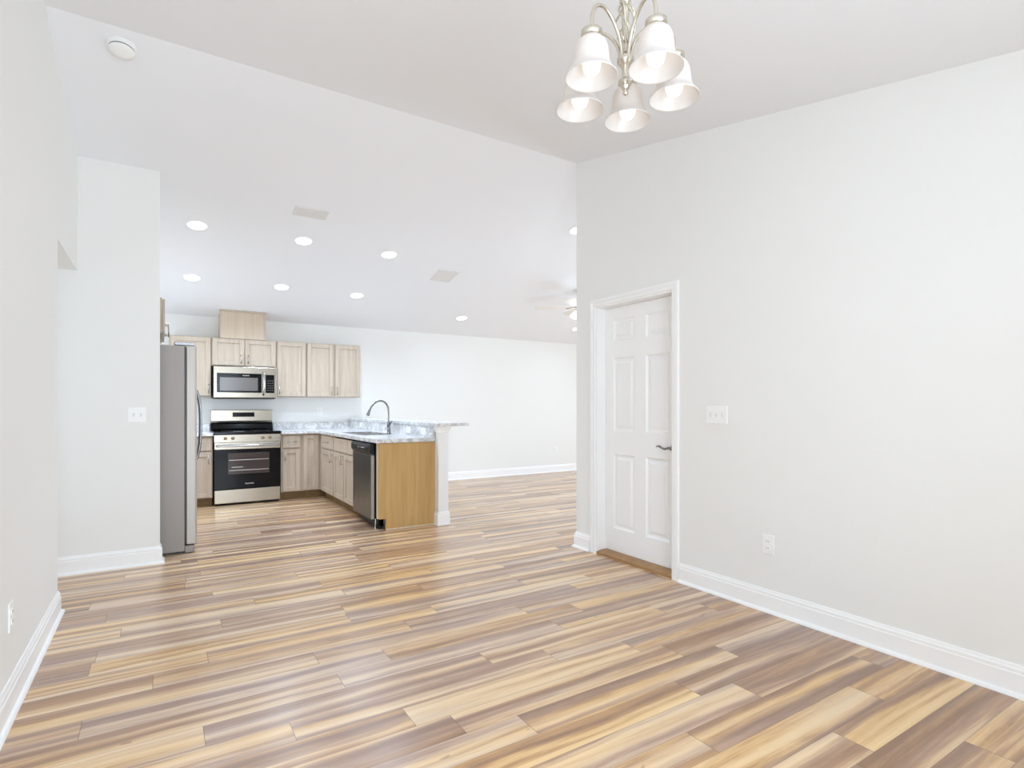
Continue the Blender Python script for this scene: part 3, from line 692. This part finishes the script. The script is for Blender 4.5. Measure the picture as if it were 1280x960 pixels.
# ------------------------------------------------------------------ ceiling fittings
def slope_frame(x, y):
    """matrix whose local -z hangs from the ceiling plane at (x, y)"""
    k = -SK if y > RY else SD
    ang = math.atan(k); return Matrix.Translation((x, y, cz(y))) @ Matrix.Rotation(ang, 4, 'X')
def put(bm, mtx): bmesh.ops.transform(bm, matrix=mtx, verts=bm.verts); return bm
LG = 'recessed lights in the sloped ceiling'
CANS = [(.295, 6.0, 'lit recessed light, left end of the kitchen ceiling row nearest the dining area'), (1.25, 5.99, 'lit recessed light, middle of the kitchen ceiling row nearest the dining area'),
        (2.17, 6.01, 'lit recessed light, right end of the kitchen ceiling row nearest the dining area'), (.305, 7.21, 'lit recessed light, left end of the row above the cabinets'),
        (1.25, 7.21, 'lit recessed light, middle of the row above the cabinets'), (2.172, 7.22, 'lit recessed light, right end of the row above the cabinets'),
        (3.925, 7.65, 'lit recessed light over the living room, between bar ledge and ceiling fan'), (3.905, 4.82, 'lit recessed light high up, half hidden by the wall corner'),
        (6.19, 7.65, 'lit recessed light far off beneath the ceiling fan')]
can0 = None
for x, y, lb in CANS:
    if can0 is None:
        can0 = thing('recessed_light', lb, 'ceiling light', (0, 0, 0), LG)
        bm = bmesh.new(); add_lathe(bm, [(.078, -.001), (.079, -.006), (.082, -.008), (.089, -.006), (.092, 0)], (0, 0, 0), 32); obj('trim_ring', bm, M_plate, can0, 'white trim ring')
        bm = bmesh.new(); add_lathe(bm, [(0, -.005), (.079, -.005), (.079, -.001)], (0, 0, 0), 32); obj('diffuser', bm, M_lens, can0, 'glowing diffuser')
        c = can0
    else:
        c = copy_tree(can0); c['label'] = lb
    c.matrix_world = slope_frame(x, y)
    d = bpy.data.lights.new('can_lamp', 'SPOT'); d.energy = E_CAN if x < 3 else 6; d.color = (.66, .815, 1); d.spot_size = 2.6; d.spot_blend = .8; d.shadow_soft_size = .06
    o = bpy.data.objects.new('can_lamp', d); COL.objects.link(o); o.location = (x, y, cz(y)-.03)
# vents
def vent(x, y, w, l, n, lb):
    t = thing('ceiling_vent', lb, 'vent', (0, 0, 0))
    bm = bmesh.new(); add_cells(bm, [-w/2-.03, -w/2, w/2, w/2+.03], [-l/2-.03, -l/2, l/2, l/2+.03], lambda i, j: not (i == 1 and j == 1), 'z', -.008, 0); obj('frame', bm, M_vent, t)
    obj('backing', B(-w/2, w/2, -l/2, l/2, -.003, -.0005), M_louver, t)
    for k in range(n):
        yk = -l/2+(k+.5)*l/n
        bm = bmesh.new(); add_prism(bm, [(yk-.3*l/n, -.004), (yk+.35*l/n, -.011), (yk+.35*l/n, -.0125), (yk-.3*l/n, -.0055)], 'x', -w/2, w/2); obj('louver', bm, M_vent, t)
    t.matrix_world = slope_frame(x, y); return t
vent(1.2, 5.44, .24, .09, 5, 'white ceiling vent near the dining side, above the first row of lights')
vent(3.01, 6.34, .20, .25, 8, 'white square ceiling vent right of the kitchen lights')
# smoke detector
t = thing('smoke_detector', 'round white smoke detector on the ceiling at upper left', 'smoke detector', (0, 0, 0))
bm = bmesh.new(); add_lathe(bm, [(0, 0), (.078, 0), (.078, -.010), (.068, -.013), (0, -.013)], (0, 0, 0), 36); obj('base', bm, M_plate, t)
bm = bmesh.new(); add_lathe(bm, [(.062, -.013), (.066, -.022), (.064, -.028)], (0, 0, 0), 36); add_lathe(bm, [(.066, -.033), (.06, -.042), (.03, -.046), (0, -.046)], (0, 0, 0), 36); obj('cover', bm, M_plate, t)
bm = bmesh.new(); add_lathe(bm, [(.0655, -.0265), (.0664, -.0325)], (0, 0, 0), 36); obj('sensor_slot', bm, M_black, t, 'dark sensor slot')
t.matrix_world = slope_frame(-.19, 4.0)

# ------------------------------------------------------------------ chandelier
CX, CY, CR = 1.238, 1.288, .157
t = thing('chandelier', 'brushed nickel five-light chandelier with frosted bell shades', 'chandelier', (CX, CY, cz(CY)))
zc_ = cz(CY)
def P3(r, a, z): return (CX+r*math.cos(a), CY+r*math.sin(a), z)
bm = bmesh.new(); add_lathe(bm, [(0, zc_+.012), (.06, zc_+.012), (.06, zc_-.012), (.05, zc_-.025), (.015, zc_-.035), (0, zc_-.035)], (CX, CY, 0), 32); obj('canopy', bm, M_nickel, t)
bm = bmesh.new(); add_tube(bm, [(CX, CY, zc_-.03), (CX, CY, 2.53)], .006, 10)
for z in (2.62, 2.7, 2.78): add_lathe(bm, [(.006, z-.006), (.011, z), (.006, z+.006)], (CX, CY, 0), 16)
obj('stem', bm, M_nickel, t)
bm = bmesh.new(); add_lathe(bm, [(0, 2.545), (.010, 2.54), (.018, 2.532), (.018, 2.52), (.011, 2.512), (.011, 2.36), (.017, 2.352), (.026, 2.342), (.026, 2.328), (.016, 2.318), (.011, 2.31), (.011, 2.278), (.017, 2.272), (.02, 2.262), (.013, 2.25), (.006, 2.24), (.009, 2.232), (0, 2.224)], (CX, CY, 0), 28)
obj('column', bm, M_nickel, t)
bm = bmesh.new()
for k in range(5):
    a0 = 2*PI*k/5; pts = []
    for i in range(25):
        u = i/24; a = a0+u*2.4; r = .011+.021*math.sin(PI*u)**.8; pts.append(P3(r, a, 2.515-u*.125))
    for s in (0, PI):   # two-strand rope
        q = []
        for i, p in enumerate(pts): q.append(Vector(p)+Vector((math.cos(i*1.5+s), math.sin(i*1.5+s), 0))*.0022)
        add_tube(bm, q, .0023, 6)
obj('twisted_cage', bm, M_nickel, t, 'cage of twisted rope wires round the column')
ANG = [math.radians(43.5+72*k) for k in range(5)]
SZ = 2.222
for a in ANG:
    bm = bmesh.new()
    add_tube(bm, bez([P3(.016, a, 2.335), P3(.021, a, 2.37), P3(.035, a, 2.405), P3(.065, a, 2.44), P3(.1, a, 2.458), P3(.135, a, 2.447), P3(.153, a, 2.415), P3(CR, a, 2.372)], 7), .0055, 10)
    arm = obj('arm', bm, M_nickel, t, 'curved nickel arm')
    c = P3(CR, a, SZ)
    bm = bmesh.new(); add_lathe(bm, [(0, .143), (.024, .142), (.031, .138), (.032, .127), (.027, .119), (0, .117)], c, 28); obj('socket_cap', bm, M_nickel, arm, 'nickel socket cap')
    bm = bmesh.new()
    prof = [(.024, .117), (.033, .114), (.043, .104), (.049, .088), (.051, .07), (.0525, .052), (.056, .037), (.063, .023), (.071, .012), (.0775, .004), (.079, 0)]
    add_lathe(bm, prof+[(.0765, .0005)]+[(r-.003, z) for r, z in prof[-2::-1]], c, 40)
    obj('glass_shade', bm, M_frost, arm, 'frosted white bell shade')
    bm = bmesh.new(); add_lathe(bm, [(0, .006), (.012, .009), (.021, .017), (.0265, .030), (.0275, .042), (.024, .06), (.016, .078), (.013, .09), (.013, .112), (0, .112)], c, 24)
    bl = obj('light_bulb', bm, M_bulb, arm, 'lit white bulb')


# ------------------------------------------------------------------ ceiling fan in the living room
FXC, FYC = 5.10, 6.2; fz = cz(FYC)
t = thing('ceiling_fan', 'pale ceiling fan in the living room, mostly hidden by the wall corner', 'ceiling fan', (FXC, FYC, fz))
bm = bmesh.new(); add_lathe(bm, [(0, fz+.012), (.075, fz+.012), (.075, fz-.03), (.05, fz-.06), (.02, fz-.07), (0, fz-.07)], (FXC, FYC, 0), 28); obj('canopy', bm, M_pull, t, 'nickel canopy')
bm = bmesh.new(); add_tube(bm, [(FXC, FYC, fz-.06), (FXC, FYC, 2.74)], .012, 12); obj('downrod', bm, M_pull, t)
bm = bmesh.new(); add_lathe(bm, [(0, 2.76), (.03, 2.755), (.09, 2.73), (.105, 2.70), (.1, 2.66), (.07, 2.635), (0, 2.63)], (FXC, FYC, 0), 32); obj('motor', bm, M_pull, t, 'nickel motor housing')
for k in range(5):
    a = PI+.62+2*PI*k/5+.0; u = Vector((math.cos(a), math.sin(a), 0)); v = Vector((-math.sin(a), math.cos(a), 0)); c = Vector((FXC, FYC, 2.655))
    bm = bmesh.new(); out = [(.17, -.045), (.3, -.06), (.62, -.068), (.655, -.05), (.665, 0), (.655, .05), (.62, .068), (.3, .06), (.17, .045)]
    A = [bm.verts.new(c+u*r+v*w_+Vector((0, 0, w_*.2+.003))) for r, w_ in out]; Bv = [bm.verts.new(c+u*r+v*w_+Vector((0, 0, w_*.2-.004))) for r, w_ in out]
    bm.faces.new(A); bm.faces.new(Bv[::-1])
    for i in range(len(A)): bm.faces.new((A[i], A[(i+1) % len(A)], Bv[(i+1) % len(A)], Bv[i]))
    bmesh.ops.recalc_face_normals(bm, faces=bm.faces); bl = obj('blade', bm, M_fanblade, t)
    bm = bmesh.new(); add_tube(bm, [c+u*.09, c+u*.14+Vector((0, 0, -.004)), c+u*.22+Vector((0, 0, -.008))], [.012, .01, .014], 8); obj('blade_bracket', bm, M_pull, bl)
bm = bmesh.new(); add_lathe(bm, [(0, 2.632), (.05, 2.63), (.055, 2.60), (.03, 2.585), (0, 2.58)], (FXC, FYC, 0), 24); kit = obj('light_kit', bm, M_pull, t)
for k in range(3):
    a = PI-.5+2*PI*k/3; c = (FXC+.07*math.cos(a), FYC+.07*math.sin(a), 2.595)
    bm = bmesh.new(); add_lathe(bm, [(0, -.01), (.018, 0), (.03, .03), (.045, .07), (.05, .1), (0, .105)], c, 20, (math.cos(a)*.6, math.sin(a)*.6, -1)); obj('lamp_globe', bm, M_fanlamp, kit, 'glowing white globe')
